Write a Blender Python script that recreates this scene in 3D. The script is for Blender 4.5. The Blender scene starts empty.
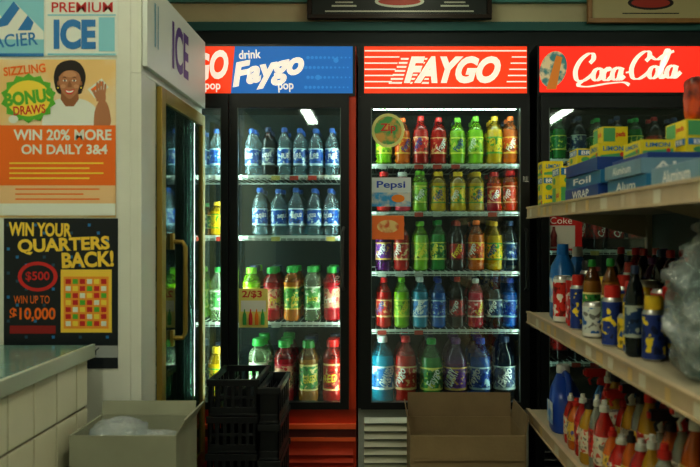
import bpy, math, random
from mathutils import Vector, Matrix, noise
import bmesh
random.seed(7)
EYE=1.16; F=777.8; D=3.536
# photo measurements -> metres at a known depth d
def X(u,d=D): return (u-375.0)*d/F
def Z(v,d=D): return EYE+(234.0-v)*d/F

# ---------------------------------------------------------------- materials
_m={}
def mat(name,col,rough=.5,metal=0.,emit=0.,ecol=None,coat=0.,bump=0.,bscale=40.,vary=0.,vscale=6.,alt=None,spec=.5,trans=0.,hard=False):
    if name in _m: return _m[name]
    m=bpy.data.materials.new(name); m.use_nodes=True; nt=m.node_tree
    b=nt.nodes['Principled BSDF']
    c=(col[0],col[1],col[2],1)
    b.inputs['Base Color'].default_value=c
    b.inputs['Roughness'].default_value=rough; b.inputs['Metallic'].default_value=metal
    b.inputs['Specular IOR Level'].default_value=spec
    b.inputs['Coat Weight'].default_value=coat
    if trans: b.inputs['Transmission Weight'].default_value=trans; b.inputs['IOR'].default_value=1.33
    if emit:
        e=ecol or col
        b.inputs['Emission Color'].default_value=(e[0],e[1],e[2],1); b.inputs['Emission Strength'].default_value=emit
    tc=nt.nodes.new('ShaderNodeTexCoord')
    if vary or alt:
        n=nt.nodes.new('ShaderNodeTexNoise'); n.inputs['Scale'].default_value=vscale; n.inputs['Detail'].default_value=1.5 if hard else 5
        nt.links.new(tc.outputs['Object'],n.inputs['Vector'])
        r=nt.nodes.new('ShaderNodeValToRGB')
        r.color_ramp.elements[0].position=.42 if alt else .25; r.color_ramp.elements[1].position=.56 if alt else .75
        if hard: r.color_ramp.elements[0].position=.40; r.color_ramp.elements[1].position=.43
        if alt: a=(alt[0],alt[1],alt[2],1)
        else: a=tuple(x*(1-vary) for x in c[:3])+(1,)
        r.color_ramp.elements[0].color=a; r.color_ramp.elements[1].color=c
        if hard:
            q=r.color_ramp.elements.new(.60); q.color=c; q=r.color_ramp.elements.new(.63); q.color=tuple(x*.3 for x in c[:3])+(1,)
        nt.links.new(n.outputs['Fac'],r.inputs['Fac']); nt.links.new(r.outputs['Color'],b.inputs['Base Color'])
        if emit: nt.links.new(r.outputs['Color'],b.inputs['Emission Color'])
    if bump:
        n2=nt.nodes.new('ShaderNodeTexNoise'); n2.inputs['Scale'].default_value=bscale; n2.inputs['Detail'].default_value=4
        nt.links.new(tc.outputs['Object'],n2.inputs['Vector'])
        bp=nt.nodes.new('ShaderNodeBump'); bp.inputs['Strength'].default_value=bump; bp.inputs['Distance'].default_value=.01
        nt.links.new(n2.outputs['Fac'],bp.inputs['Height']); nt.links.new(bp.outputs['Normal'],b.inputs['Normal'])
    _m[name]=m; return m
def glassmat(name,tint=(.9,.96,.95),gl=.07,rough=.02,diff=0.,dcol=(.8,.9,.95),bump=0):
    if name in _m: return _m[name]
    m=bpy.data.materials.new(name); m.use_nodes=True; nt=m.node_tree; nt.nodes.clear()
    o=nt.nodes.new('ShaderNodeOutputMaterial'); t=nt.nodes.new('ShaderNodeBsdfTransparent'); t.inputs[0].default_value=(*tint,1)
    g=nt.nodes.new('ShaderNodeBsdfGlossy'); g.inputs['Roughness'].default_value=rough
    if bump:
        tc=nt.nodes.new('ShaderNodeTexCoord'); n2=nt.nodes.new('ShaderNodeTexNoise'); n2.inputs['Scale'].default_value=45; n2.inputs['Distortion'].default_value=1.5
        bp=nt.nodes.new('ShaderNodeBump'); bp.inputs['Strength'].default_value=bump; bp.inputs['Distance'].default_value=.02
        nt.links.new(tc.outputs['Object'],n2.inputs['Vector']); nt.links.new(n2.outputs['Fac'],bp.inputs['Height']); nt.links.new(bp.outputs['Normal'],g.inputs['Normal'])
    lw=nt.nodes.new('ShaderNodeLayerWeight'); lw.inputs['Blend'].default_value=.25
    ml=nt.nodes.new('ShaderNodeMath'); ml.operation='MULTIPLY_ADD'; ml.inputs[1].default_value=.6; ml.inputs[2].default_value=gl
    nt.links.new(lw.outputs['Fresnel'],ml.inputs[0])
    mx=nt.nodes.new('ShaderNodeMixShader'); nt.links.new(ml.outputs[0],mx.inputs[0]); nt.links.new(t.outputs[0],mx.inputs[1]); nt.links.new(g.outputs[0],mx.inputs[2])
    last=mx
    if diff:
        d=nt.nodes.new('ShaderNodeBsdfDiffuse'); d.inputs[0].default_value=(*dcol,1)
        m2=nt.nodes.new('ShaderNodeMixShader'); m2.inputs[0].default_value=diff
        nt.links.new(mx.outputs[0],m2.inputs[1]); nt.links.new(d.outputs[0],m2.inputs[2]); last=m2
    nt.links.new(last.outputs[0],o.inputs[0]); _m[name]=m; return m

WHITE=mat('enamel_white',(.74,.76,.68),.35,vary=.12,vscale=3)
BLACK=mat('black_plastic',(.005,.007,.008),.35)
DARK=mat('dark_liner',(.010,.028,.028),.6)
BRASS=mat('brass',(.46,.33,.08),.4,metal=.6,vary=.2)
RED=mat('cooler_red',(.70,.06,.012),.4,vary=.15,vscale=4)
WIRE=mat('white_wire',(.66,.72,.68),.4)
GLASS=glassmat('door_glass',tint=(.88,.96,.94),gl=.11,diff=.006)
GLASSD=glassmat('freezer_glass',(.45,.62,.56),.16)
TUBE=mat('tube_lamp',(1,1,1),emit=27,ecol=(.80,1,.88))
TUBED=mat('tube_lamp_old',(1,1,1),emit=5,ecol=(.72,1,.85))
TW=mat('ink_white',(.85,.85,.82),.5)

# ---------------------------------------------------------------- builder
_tc={}
def text_geo(s,shear=0.,bold=0.):
    k=(s,shear,bold)
    if k in _tc: return _tc[k]
    cu=bpy.data.curves.new('t','FONT'); cu.body=s; cu.size=1; cu.shear=shear; cu.offset=bold; cu.resolution_u=4
    ob=bpy.data.objects.new('t',cu); bpy.context.scene.collection.objects.link(ob)
    dg=bpy.context.evaluated_depsgraph_get(); me=bpy.data.meshes.new_from_object(ob.evaluated_get(dg))
    vs=[v.co.copy() for v in me.vertices]; fs=[tuple(p.vertices) for p in me.polygons]
    bpy.data.objects.remove(ob); bpy.data.curves.remove(cu); bpy.data.meshes.remove(me)
    x0=min(v.x for v in vs);x1=max(v.x for v in vs);y0=min(v.y for v in vs);y1=max(v.y for v in vs)
    vs=[((v.x-(x0+x1)/2)/(x1-x0),(v.y-(y0+y1)/2)/(y1-y0)) for v in vs]
    _tc[k]=(vs,fs); return _tc[k]
class MB:
    def __init__(s,name): s.name=name; s.v=[]; s.f=[]; s.mi=[]; s.mats=[]
    def m(s,mt):
        if mt not in s.mats: s.mats.append(mt)
        return s.mats.index(mt)
    def add(s,vs,fs,mt):
        o=len(s.v); s.v+= [tuple(v) for v in vs]
        ms=mt if isinstance(mt,list) else None
        i=None if ms else s.m(mt)
        for k,f in enumerate(fs):
            s.f.append(tuple(o+a for a in f)); s.mi.append(s.m(ms[k]) if ms else i)
    def box(s,x0,x1,y0,y1,z0,z1,mt,M=None):
        vs=[Vector(p) for p in [(x0,y0,z0),(x1,y0,z0),(x1,y1,z0),(x0,y1,z0),(x0,y0,z1),(x1,y0,z1),(x1,y1,z1),(x0,y1,z1)]]
        if M: vs=[M@v for v in vs]
        s.add(vs,[(0,3,2,1),(4,5,6,7),(0,1,5,4),(1,2,6,5),(2,3,7,6),(3,0,4,7)],mt)
    def lathe(s,prof,c,mts,segs=14,M=None):
        vs=[];n=len(prof)
        for r,z in prof:
            for k in range(segs):
                a=2*math.pi*k/segs; vs.append(Vector((r*math.cos(a),r*math.sin(a),z)))
        T=Matrix.Translation(c)
        if M: T=T@M
        vs=[T@v for v in vs]; fs=[];ml=[]
        for i in range(n-1):
            for k in range(segs):
                k2=(k+1)%segs; fs.append((i*segs+k,i*segs+k2,(i+1)*segs+k2,(i+1)*segs+k)); ml.append(mts[i] if isinstance(mts,list) else mts)
        s.add(vs,fs,ml)
    def loft(s,secs,mts,e=2.6,segs=18,M=None):
        vs=[]
        for cx,cy,rx,ry,z in secs:
            for k in range(segs):
                a=2*math.pi*k/segs; c,q=math.cos(a),math.sin(a)
                vs.append(Vector((cx+rx*math.copysign(abs(c)**(2/e),c),cy+ry*math.copysign(abs(q)**(2/e),q),z)))
        if M: vs=[M@v for v in vs]
        fs=[];ml=[]
        for i in range(len(secs)-1):
            for k in range(segs):
                k2=(k+1)%segs; fs.append((i*segs+k,i*segs+k2,(i+1)*segs+k2,(i+1)*segs+k)); ml.append(mts[i] if isinstance(mts,list) else mts)
        fs.append(tuple(reversed(range(segs)))); ml.append(ml[0]); L=(len(secs)-1)*segs
        fs.append(tuple(range(L,L+segs))); ml.append(ml[-2])
        s.add(vs,fs,ml)
    def tube(s,pts,r,mt,segs=8):
        pts=[Vector(p) for p in pts]; vs=[]
        for i,p in enumerate(pts):
            t=(pts[min(i+1,len(pts)-1)]-pts[max(i-1,0)]).normalized()
            a=t.orthogonal().normalized() if i==0 else (pa-t*pa.dot(t)).normalized()
            pa=a; b=t.cross(a)
            for k in range(segs):
                q=2*math.pi*k/segs; vs.append(p+a*r*math.cos(q)+b*r*math.sin(q))
        fs=[(i*segs+k,i*segs+(k+1)%segs,(i+1)*segs+(k+1)%segs,(i+1)*segs+k) for i in range(len(pts)-1) for k in range(segs)]
        fs.append(tuple(reversed(range(segs)))); L=(len(pts)-1)*segs; fs.append(tuple(range(L,L+segs)))
        s.add(vs,fs,mt)
    def poly(s,pts,mt): s.add(pts,[tuple(range(len(pts)))],mt)
    def text(s,t,cx,cy,w,h,fr,mt,lift=.001,rot=0,shear=0.,bold=0.):
        vs,fs=text_geo(t,shear,bold); O,R,U=[Vector(q) for q in fr]; N=R.cross(U); c,q=math.cos(rot),math.sin(rot)
        out=[]
        for x,y in vs:
            x*=w;y*=h; x,y=x*c-y*q,x*q+y*c
            out.append(O+R*(cx+x)+U*(cy+y)+N*lift)
        s.add(out,fs,mt)
    def flat(s,pts,fr,mt,lift=.0005):
        O,R,U=[Vector(q) for q in fr]; N=R.cross(U)
        s.add([O+R*a+U*b+N*lift for a,b in pts],[tuple(range(len(pts)))],mt)
    def rect(s,x0,x1,y0,y1,fr,mt,lift=.0005): s.flat([(x0,y0),(x1,y0),(x1,y1),(x0,y1)],fr,mt,lift)
    def ell(s,cx,cy,rx,ry,fr,mt,lift=.0005,n=24,rot=0):
        c,q=math.cos(rot),math.sin(rot)
        P=[(rx*math.cos(2*math.pi*k/n),ry*math.sin(2*math.pi*k/n)) for k in range(n)]
        s.flat([(cx+a*c-b*q,cy+a*q+b*c) for a,b in P],fr,mt,lift)
    def done(s,bevel=0.,parent=None,smooth=35):
        me=bpy.data.meshes.new(s.name); me.from_pydata(s.v,[],s.f)
        for m_ in s.mats: me.materials.append(m_)
        me.polygons.foreach_set('material_index',s.mi); me.update()
        ob=bpy.data.objects.new(s.name,me); bpy.context.scene.collection.objects.link(ob)
        if smooth:
            me.polygons.foreach_set('use_smooth',[True]*len(me.polygons)); me.set_sharp_from_angle(angle=math.radians(smooth))
        if bevel:
            b=ob.modifiers.new('bevel','BEVEL'); b.width=bevel; b.segments=2; b.limit_method='ANGLE'; b.angle_limit=math.radians(50)
        if parent: ob.parent=parent
        return ob

# ---------------------------------------------------------------- room
def simple(name,args,mt):
    b=MB(name); b.box(*args,mt); return b.done(smooth=0)
FLOORM=bpy.data.materials.new('floor_tiles'); FLOORM.use_nodes=True
nt=FLOORM.node_tree; bs=nt.nodes['Principled BSDF']; bs.inputs['Roughness'].default_value=.35
tc=nt.nodes.new('ShaderNodeTexCoord'); br=nt.nodes.new('ShaderNodeTexBrick'); br.offset=0; br.inputs['Scale'].default_value=1
br.inputs['Brick Width'].default_value=.305; br.inputs['Row Height'].default_value=.305; br.inputs['Mortar Size'].default_value=.003
br.inputs['Color1'].default_value=(.30,.29,.23,1); br.inputs['Color2'].default_value=(.24,.24,.20,1); br.inputs['Mortar'].default_value=(.07,.07,.06,1)
nt.links.new(tc.outputs['Object'],br.inputs['Vector']); nt.links.new(br.outputs['Color'],bs.inputs['Base Color'])
WALLM=mat('wall_paint',(.72,.68,.46),.7,vary=.1,bump=.1)
XL,XR,YB,YF,H=-1.8,4.6,4.45,-7.0,2.85
simple('floor',(XL,XR,YF,YB,-.05,0),FLOORM)
simple('ceiling',(XL,XR,YF,YB,H,H+.05),mat('ceiling_tile',(.36,.38,.34),.8,bump=.2,bscale=120))
simple('wall_back',(XL,XR,YB,YB+.1,0,H),WALLM)
simple('wall_left',(XL-.1,XL,YF,YB+.1,0,H),WALLM)
simple('wall_right',(XR,XR+.1,YF,YB+.1,0,H),WALLM)
simple('wall_front',(XL,XR,YF-.1,YF,0,H),mat('wall_front_paint',(.20,.21,.18),.8))
zt=Z(28,4.43)
simple('trim_1',(XL,XR,4.42,YB,zt-.02,zt+.03),mat('trim_teal',(.03,.16,.16),.5))
simple('wall_shade_band',(XL,XR,4.435,YB,1.6,zt-.02),mat('wall_shade_dark',(.012,.025,.03),.6))  # dark band paints in the shadow strip on the wall above the coolers
simple('trim_3',(XL,XR,4.42,YB,Z(3,4.43),Z(-6,4.43)),mat('trim_teal2',(.10,.34,.33),.5))

def picture(name,u0,u1,vb,fm,pm,art):
    y=4.38; b=MB(name); x0,x1=X(u0,y),X(u1,y); z0=Z(vb,y); z1=z0+.42; t=.026
    b.box(x0,x1,y,y+.03,z0,z0+t,fm); b.box(x0,x1,y,y+.03,z1-t,z1,fm); b.box(x0,x0+t,y,y+.03,z0+t,z1-t,fm); b.box(x1-t,x1,y,y+.03,z0+t,z1-t,fm)
    b.box(x0+t,x1-t,y+.015,y+.03,z0+t,z1-t,pm)
    fr=((x0,y+.014,z0),(1,0,0),(0,0,1)); w=x1-x0
    for i,(a,c,e,g,mt) in enumerate(art):
        if g<.02: b.rect(a*w-e,a*w+e,c-g,c+g,fr,mt,.0005+.0003*i)
        else: b.ell(a*w,c,e,g,fr,mt,.0005+.0003*i)
    b.box(x0+.1,x0+.13,y+.03,YB,z1-.08,z1-.05,fm); b.box(x1-.13,x1-.1,y+.03,YB,z1-.08,z1-.05,fm)
    b.done(.003)
pdk=mat('pic_dark',(.02,.03,.03),.5); pl=mat('pic_light',(.55,.6,.5),.5)
picture('framed_picture',307,492,19,mat('frame_black',(.03,.02,.015),.3),pdk,
  [(.5,.045,.42,.004,pl),(.5,.10,.14,.035,pl),(.5,.10,.12,.022,mat('pic_red',(.4,.06,.04),.5)),(.2,.075,.07,.005,pl),(.8,.075,.08,.005,pl),(.2,.095,.05,.004,pl),(.8,.095,.06,.004,pl)])
picture('framed_picture',588,800,23,mat('frame_oak',(.48,.26,.09),.4,vary=.3,vscale=12),mat('pic_mat2',(.66,.60,.34),.5),
  [(.30,.115,.13,.04,mat('pic_blk',(.03,.02,.02),.5)),(.30,.115,.11,.028,mat('pic_rd2',(.6,.06,.04),.5)),(.30,.055,.16,.003,pdk)])

# ---------------------------------------------------------------- bottle templates
def L(name,a,b,sc=55): return mat('label_'+name,a,.3,alt=b,vscale=sc,hard=True)
PAL={ # liquid, label a, label b, cap
'red':((.70,.012,.008),(.62,.02,.015),(.85,.55,.25),(.6,.015,.015)),
'orange':((.95,.20,.004),(.75,.10,.01),(.95,.6,.08),(.85,.16,.01)),
'yellow':((.9,.58,.008),(.80,.50,.01),(.05,.3,.05),(.8,.5,.02)),
'lime':((.35,.72,.015),(.28,.55,.03),(.75,.75,.1),(.2,.55,.03)),
'green':((.015,.35,.05),(.02,.24,.05),(.7,.7,.12),(.02,.35,.06)),
'blue':((.005,.16,.65),(.006,.08,.45),(.5,.7,.8),(.02,.08,.5)),
'aqua':((.02,.42,.62),(.02,.2,.55),(.8,.85,.85),(.75,.75,.75)),
'water':((.30,.48,.55),(.01,.10,.45),(.55,.75,.8),(.02,.10,.40)),
'cola':((.02,.007,.005),(.5,.012,.01),(.10,.01,.01),(.45,.02,.02)),
'grape':((.12,.01,.16),(.15,.02,.3),(.75,.45,.1),(.12,.02,.16)),
'dark':((.008,.02,.03),(.012,.05,.15),(.4,.45,.4),(.03,.05,.12)),
'pink':((.85,.05,.10),(.65,.03,.05),(.9,.7,.6),(.75,.75,.72)),
'juice':((.85,.28,.015),(.08,.35,.06),(.9,.7,.15),(.03,.35,.06)),
'berry':((.6,.012,.025),(.75,.42,.28),(.6,.02,.05),(.02,.3,.05)),
'tea':((.45,.2,.02),(.05,.3,.07),(.8,.7,.3),(.02,.25,.04)),
'mist':((.45,.6,.35),(.12,.45,.12),(.8,.85,.7),(.04,.38,.07)),
}
P20=[(0,0),(.7,0),(.95,.03),(1,.08),(.93,.14),(1,.20),(1.012,.215),(1.012,.25),(1.012,.54),(1.012,.565),(.99,.58),(.985,.64),(.90,.715),(.70,.79),(.48,.85),(.34,.89),(.34,.905),(.42,.908),(.42,.975),(.36,1),(0,1)]
T20=['l','l','l','l','l','l','B','b','B','l','l','l','n','n','n','n','c','c','c','c']
PJ=[(0,0),(.75,0),(.97,.03),(1,.08),(1,.19),(.94,.21),(.94,.24),(.94,.60),(.94,.63),(1,.65),(1,.71),(.9,.78),(.68,.84),(.54,.87),(.54,.885),(.60,.89),(.60,.975),(.54,1),(0,1)]
TJ=['l','l','l','l','l','B','b','B','l','l','n','n','n','n','c','c','c','c']
LABELT=mat('label_text_white',(.9,.9,.85),.4); LABELY=mat('label_text_yellow',(.9,.7,.05),.4); LABELN=mat('label_text_navy',(.02,.06,.35),.4)
_wt={}
def wrapped(t,w,h,r,rot):
    k=(t,round(w,4),round(h,4),round(r,4),rot)
    if k in _wt: return _wt[k]
    vs,fs=text_geo(t,.15,.02); bm=bmesh.new(); c,q=math.cos(rot),math.sin(rot)
    bv=[bm.verts.new(((x*w)*c-(y*h)*q,(x*w)*q+(y*h)*c,0)) for x,y in vs]
    for f in fs:
        try: bm.faces.new([bv[i] for i in f])
        except ValueError: pass
    xm=max(abs(v.co.x) for v in bm.verts); n=max(2,int(xm*2/(r*.25)))
    for i in range(1,n):
        bmesh.ops.bisect_plane(bm,geom=bm.verts[:]+bm.edges[:]+bm.faces[:],plane_co=(-xm+2*xm*i/n,0,0),plane_no=(1,0,0))
    bm.verts.index_update(); out=[]
    for v in bm.verts:
        a=v.co.x/r; out.append((r*math.sin(a),-r*math.cos(a),v.co.y))
    res=(out,[tuple(v.index for v in f.verts) for f in bm.faces]); bm.free(); _wt[k]=res; return res
def bottle(b,x,y,z,h,r,key,kind='20',text=None,tm=None,rotz=0.,vert=True,segs=16):
    p=PAL[key]; clear=key in('water','mist')
    liq=mat('liquid_'+key,p[0],.06,coat=.6,trans=.8 if clear else .45)
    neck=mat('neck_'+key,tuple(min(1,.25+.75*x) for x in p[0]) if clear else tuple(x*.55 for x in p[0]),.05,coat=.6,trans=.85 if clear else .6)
    lab=L(key,p[1],p[2]); band=mat('band_'+key,p[2],.3); cap=mat('cap_'+key,p[3],.35)
    prof,sg=(P20,T20) if kind=='20' else (PJ,TJ)
    d={'l':liq,'b':lab,'c':cap,'B':band,'n':neck}
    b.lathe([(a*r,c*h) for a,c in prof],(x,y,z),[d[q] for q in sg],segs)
    if text:
        R=r*(1.014 if kind=='20' else .955)+.0008
        if vert: vs,fs=wrapped(text,h*.29,r*.95,R,math.radians(62))
        else: vs,fs=wrapped(text,r*1.5,h*.12,R,.12)
        c,q=math.cos(rotz),math.sin(rotz)
        b.add([(x+a*c-e*q,y+a*q+e*c,z+g+h*.40) for a,e,g in vs],fs,tm or LABELT)
def can(b,x,y,z,h,r,m1,m2,top,segs=16,cap=None):
    prof=[(0,0),(r*.85,0),(r,.006),(r,h*.14),(r,h*.86),(r,h-.012),(r*.8,h),(r*.78,h-.003),(0,h-.003)]
    b.lathe(prof,(x,y,z),[top,top,m2,m1,m2,top,top,top],segs)
    if cap: b.lathe([(r*.78,h-.004),(r*.78,h+.025),(r*.7,h+.035),(0,h+.035)],(x,y,z),cap,segs)

# ---------------------------------------------------------------- coolers
def cooler(name,x0,x1,doors,shelfz,bodym,basem,grille,hz0,ztop=2.02,hx=None,tube=None,topv=97):
    b=MB(name); y0,y1=D,D+.72; tube=tube or TUBE
    zb,zt=Z(409),Z(97)
    lin=DARK
    b.box(x0,x0+.03,y0+.04,y1,0.02,ztop,bodym); b.box(x1-.03,x1,y0+.04,y1,0.02,ztop,bodym)
    b.box(x0+.03,x1-.03,y1-.03,y1,.02,ztop,lin); b.box(x0+.03,x1-.03,y0+.04,y1-.03,ztop-.03,ztop,bodym)
    b.box(x0+.03,x1-.03,y0+.04,y1-.03,zb-.03,zb,lin); b.box(x0+.03,x1-.03,y0+.06,y1-.03,zt+.02,zt+.04,lin)
    for s_ in (x0+.03,x1-.034): b.box(s_,s_+.004,y0+.06,y1-.03,zb,zt+.02,lin)
    b.box(x0,x1,y0+.03,y0+.04,.02,zb,basem)
    for xx in (x0+.05,x1-.09):
        for yy in (y0+.06,y1-.1): b.box(xx,xx+.04,yy,yy+.04,0,.03,BLACK)
    gx0,gx1,gz0,gz1,gm=grille
    n=int((gz1-gz0)/.036)
    for i in range(n):
        z=gz0+i*.036
        b.add([(gx0,y0+.03,z+.026),(gx1,y0+.03,z+.026),(gx1,y0+.005,z+.004),(gx0,y0+.005,z+.004),(gx0,y0+.03,z),(gx1,y0+.03,z)],[(0,3,2,1),(3,4,5,2)],gm)
    hx0,hx1=hx or (x0,x1)
    b.box(hx0,hx1,y0-.005,y0+.04,hz0-.012,hz0,BLACK); b.box(hx0,hx1,y0-.005,y0+.04,ztop-.01,ztop,BLACK)
    b.box(hx0,hx0+.01,y0-.005,y0+.04,hz0,ztop-.01,BLACK); b.box(hx1-.01,hx1,y0-.005,y0+.04,hz0,ztop-.01,BLACK)
    b.box(x0,x1,y0+.0,y0+.04,zt,hz0-.012,bodym)
    prev=x0
    for i,(dx0,dx1,ox0,ox1) in enumerate(doors):
        if dx0-prev>.004: b.box(prev,dx0,y0+.005,y0+.04,zb,zt,bodym)
        prev=dx1
        oz0,oz1=Z(402),Z(109)
        b.box(dx0,ox0,y0-.02,y0+.02,zb,zt,BLACK); b.box(ox1,dx1,y0-.02,y0+.02,zb,zt,BLACK)
        b.box(ox0,ox1,y0-.02,y0+.02,zb,oz0,BLACK); b.box(ox0,ox1,y0-.02,y0+.02,oz1,zt,BLACK)
        b.box(ox0,ox1,y0,y0+.006,oz0,oz1,GLASS)
        al=mat('gasket',(.14,.18,.17),.35,metal=.6)
        b.box(ox0,ox0+.004,y0-.022,y0-.0,oz0,oz1,al); b.box(ox1-.004,ox1,y0-.022,y0-.0,oz0,oz1,al)
        b.tube([(dx0+.02,y0+.045,zb+.05),(dx0+.02,y0+.045,zt-.03)],.008,tube)
        b.tube([(dx1-.02,y0+.045,zb+.05),(dx1-.02,y0+.045,zt-.03)],.008,tube)
        b.tube([(ox0+.01,y0+.05,Z(topv)),(ox1-.01,y0+.05,Z(topv))],.007,tube)
    if x1-prev>.004: b.box(prev,x1,y0+.005,y0+.04,zb,zt,bodym)
    for z in shelfz:
        b.box(x0+.04,x1-.04,y0+.07,y0+.078,z-.014,z-.002,WIRE)
        b.box(x0+.04,x1-.04,y0+.068,y0+.072,z-.022,z-.019,WIRE)
        b.box(x0+.04,x1-.04,y1-.08,y1-.074,z-.01,z-.002,WIRE)
        xx=x0+.05
        while xx<x1-.05:
            b.box(xx,xx+.003,y0+.07,y1-.075,z-.004,z,WIRE); b.box(xx,xx+.003,y0+.066,y0+.07,z-.024,z,WIRE); xx+=.03
        xx=x0+.09
        while xx<x1-.12:
            if random.random()<.4: b.box(xx,xx+.04,y0+.062,y0+.064,z-.026,z-.006,random.choice([mat('ticket_w',(.5,.54,.48),.5),mat('ticket_y',(.55,.45,.12),.5),mat('ticket_r',(.5,.05,.03),.5)]))
            xx+=.085
        for s_ in (x0+.034,x1-.046):
            b.box(s_,s_+.012,y0+.07,y1-.07,z-.014,z-.004,mat('clip',(.3,.32,.32),.4,metal=.5))
    return b

# --- middle cooler
DS=D+.125
mz=[Z(v,DS) for v in (165,212,271,328)]
mx0,mx1=X(358),X(530)
b=cooler('display_cooler',mx0,mx1,[(X(361),X(529),X(371),X(520))],mz,BLACK,mat('base_grey',(.35,.38,.34),.5),
   (X(364),X(420),.04,.34,mat('louvre_cream',(.62,.62,.5),.4)),Z(94),hx=(X(362),X(529)),topv=107)
HR=mat('header_red',(.75,.05,.012),.4,emit=.55,ecol=(.98,.06,.01))
HW=mat('header_white',(.8,.75,.66),.4,emit=.55,ecol=(1,.88,.74))
b.box(X(362)+.01,X(529)-.01,D-.004,D+.03,Z(94),2.01,HR)
fr=((X(362),D-.004,Z(94)),(1,0,0),(0,0,1)); W=X(529)-X(362); HH=2.01-Z(94)
for i in range(7):
    zz=.022+i*.028
    b.rect(.012,W-.012,zz,zz+.006,fr,HW,.0006)
b.flat([(W*.17,HH*.16),(W*.86,HH*.16),(W*.9,HH*.84),(W*.23,HH*.84)],fr,HR,.0010)
for i in range(7):
    zz=HH*.2+i*HH*.085
    b.flat([(W*(.16+.012*i),zz),(W*.40,zz),(W*.40,zz+.009),(W*(.16+.012*i),zz+.009)],fr,HW,.0014)
b.text('FAYGO',W*.54,HH*.5,W*.61,HH*.68,fr,HR,.0018,shear=.35,bold=.09)
b.text('FAYGO',W*.54,HH*.5,W*.58,HH*.58,fr,HW,.0024,shear=.35,bold=.055)
fg=((0,D-.0005,0),(1,0,0),(0,0,1))
b.ell(X(388),Z(131),.075,.078,fg,mat('stk_yel',(.75,.75,.3),.5),.001); b.ell(X(388),Z(131),.062,.064,fg,mat('stk_grn',(.1,.4,.12),.5,alt=(.7,.4,.1),vscale=25),.0015)
b.text('Zip',X(388),Z(129),.07,.045,fg,mat('ink_red',(.65,.04,.03),.5),.002,bold=.02)
b.rect(X(371),X(411),Z(207),Z(178),fg,mat('card_white',(.62,.7,.72),.5),.001); b.rect(X(371),X(411),Z(207),Z(193),fg,mat('card_blue',(.04,.3,.6),.5,alt=(.6,.6,.55),vscale=20),.0015)
b.text('Pepsi',X(391),Z(186),.13,.04,fg,mat('ink_blue',(.02,.08,.45),.5),.002,bold=.02)
b.ell(X(398),Z(199),.03,.018,fg,mat('ink_orange',(.85,.25,.02),.5),.002)
b.rect(X(372),X(404),Z(240),Z(216),fg,mat('card_orange',(.85,.2,.04),.5),.001); b.ell(X(388),Z(227),.05,.03,fg,mat('card_yel',(.8,.6,.25),.5,alt=(.7,.15,.05),vscale=30),.0015)
b.tube([(X(525),D-.02,Z(230)),(X(525),D-.045,Z(232)),(X(525),D-.05,Z(260)),(X(525),D-.045,Z(288)),(X(525),D-.02,Z(290))],.008,BLACK)
b.text('PULL',X(525),Z(180),.025,.025,((0,D-.02,0),(1,0,0),(0,0,1)),TW,.001)
b.done(.0)
def row(b,zs,us,cols,h,r,kind='20',texts=None,deep=3,vert=True,pitch=None,segs=16,tms=None,jit=.03):
    pitch=pitch or 2*r+.008
    for k in range(deep):
        y=DS+.0+k*pitch
        for i,u in enumerate(us):
            x=X(u,DS)+random.uniform(-.003,.003)
            t=texts[i] if (texts and k==0) else None
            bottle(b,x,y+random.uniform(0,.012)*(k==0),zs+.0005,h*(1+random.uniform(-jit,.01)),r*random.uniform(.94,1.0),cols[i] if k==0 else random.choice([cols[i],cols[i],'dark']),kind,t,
                   tm=random.choice(tms or [LABELT,LABELT,LABELY,LABELN]) ,rotz=random.uniform(-.7,.7),vert=vert,segs=segs)
b=MB('soda_bottles')
u8=[384,402,420.5,439,457.5,476,494.5,510]
row(b,mz[0],u8,['lime','orange','red','red','lime','lime','yellow','orange'],.224,.039,texts=['Faygo']*8)
row(b,mz[1],u8,['red','pink','lime','yellow','yellow','yellow','red','red'],.190,.038,kind='J',texts=['Faygo']*8)
row(b,mz[2],u8,['grape','red','lime','green','cola','orange','yellow','dark'],.235,.039,texts=['Faygo']*8)
row(b,mz[3],u8,['red','lime','aqua','blue','cola','pink','dark','blue'],.235,.039,texts=['Faygo']*8)
zb=Z(409)
row(b,zb+.0005,[382,406,431,456,481,505],['aqua','red','green','grape','blue','dark'],.31,.055,texts=['ORANGE','Faygo','Faygo','FLURRY','Faygo','Faygo'],pitch=.118,segs=20,tms=[LABELT])
b.done()

# --- left cooler
lz=[Z(v,DS) for v in (176,236,321)]
lx0,lx1=-1.42,X(356)
doors=[(X(96),X(229),X(104),X(222)),(X(230),X(349),X(238),X(341))]
b=cooler('display_cooler',lx0,lx1,doors,lz,RED,RED,(X(285),X(353),.04,.20,mat('louvre_red',(.6,.06,.02),.4)),Z(94),hx=(lx0,X(355)))
b.box(lx0,lx1,D+.0,D+.03,.27,.29,mat('red_edge',(.85,.14,.04),.35)); b.box(lx0,lx1,D+.0,D+.03,.215,.232,mat('red_edge',(.9,.16,.05),.35))
b.box(lx0,lx1,D+.01,D+.03,.232,.27,mat('slot_dark',(.1,.012,.01),.5))
HB=mat('header_blue',(.015,.14,.45),.4,emit=.45,ecol=(.012,.18,.58),alt=None)
HB2=mat('header_blue_dots',(.04,.24,.55),.4,emit=.45,ecol=(.04,.28,.7))
x1=X(355)-.01
b.box(lx0+.01,x1,D-.004,D+.03,Z(94),2.01,HB)
fr=((0,D-.004,0),(1,0,0),(0,0,1))
b.flat([(lx0+.01,Z(94)),(X(231),Z(94)),(X(235),2.01),(lx0+.01,2.01)],fr,HR,.0006)
for i in range(11):
    for j in range(4):
        b.ell(X(306)+i*.019+(j%2)*.0095,Z(88)+j*.045,.008-.0004*i,.008-.0004*i,fr,HB2,.0007,n=10)
for k in range(6):
    b.ell(X(246+k*18),Z(56+((k*13)%30)),.012,.012,fr,HB2,.0006,n=14)
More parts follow.
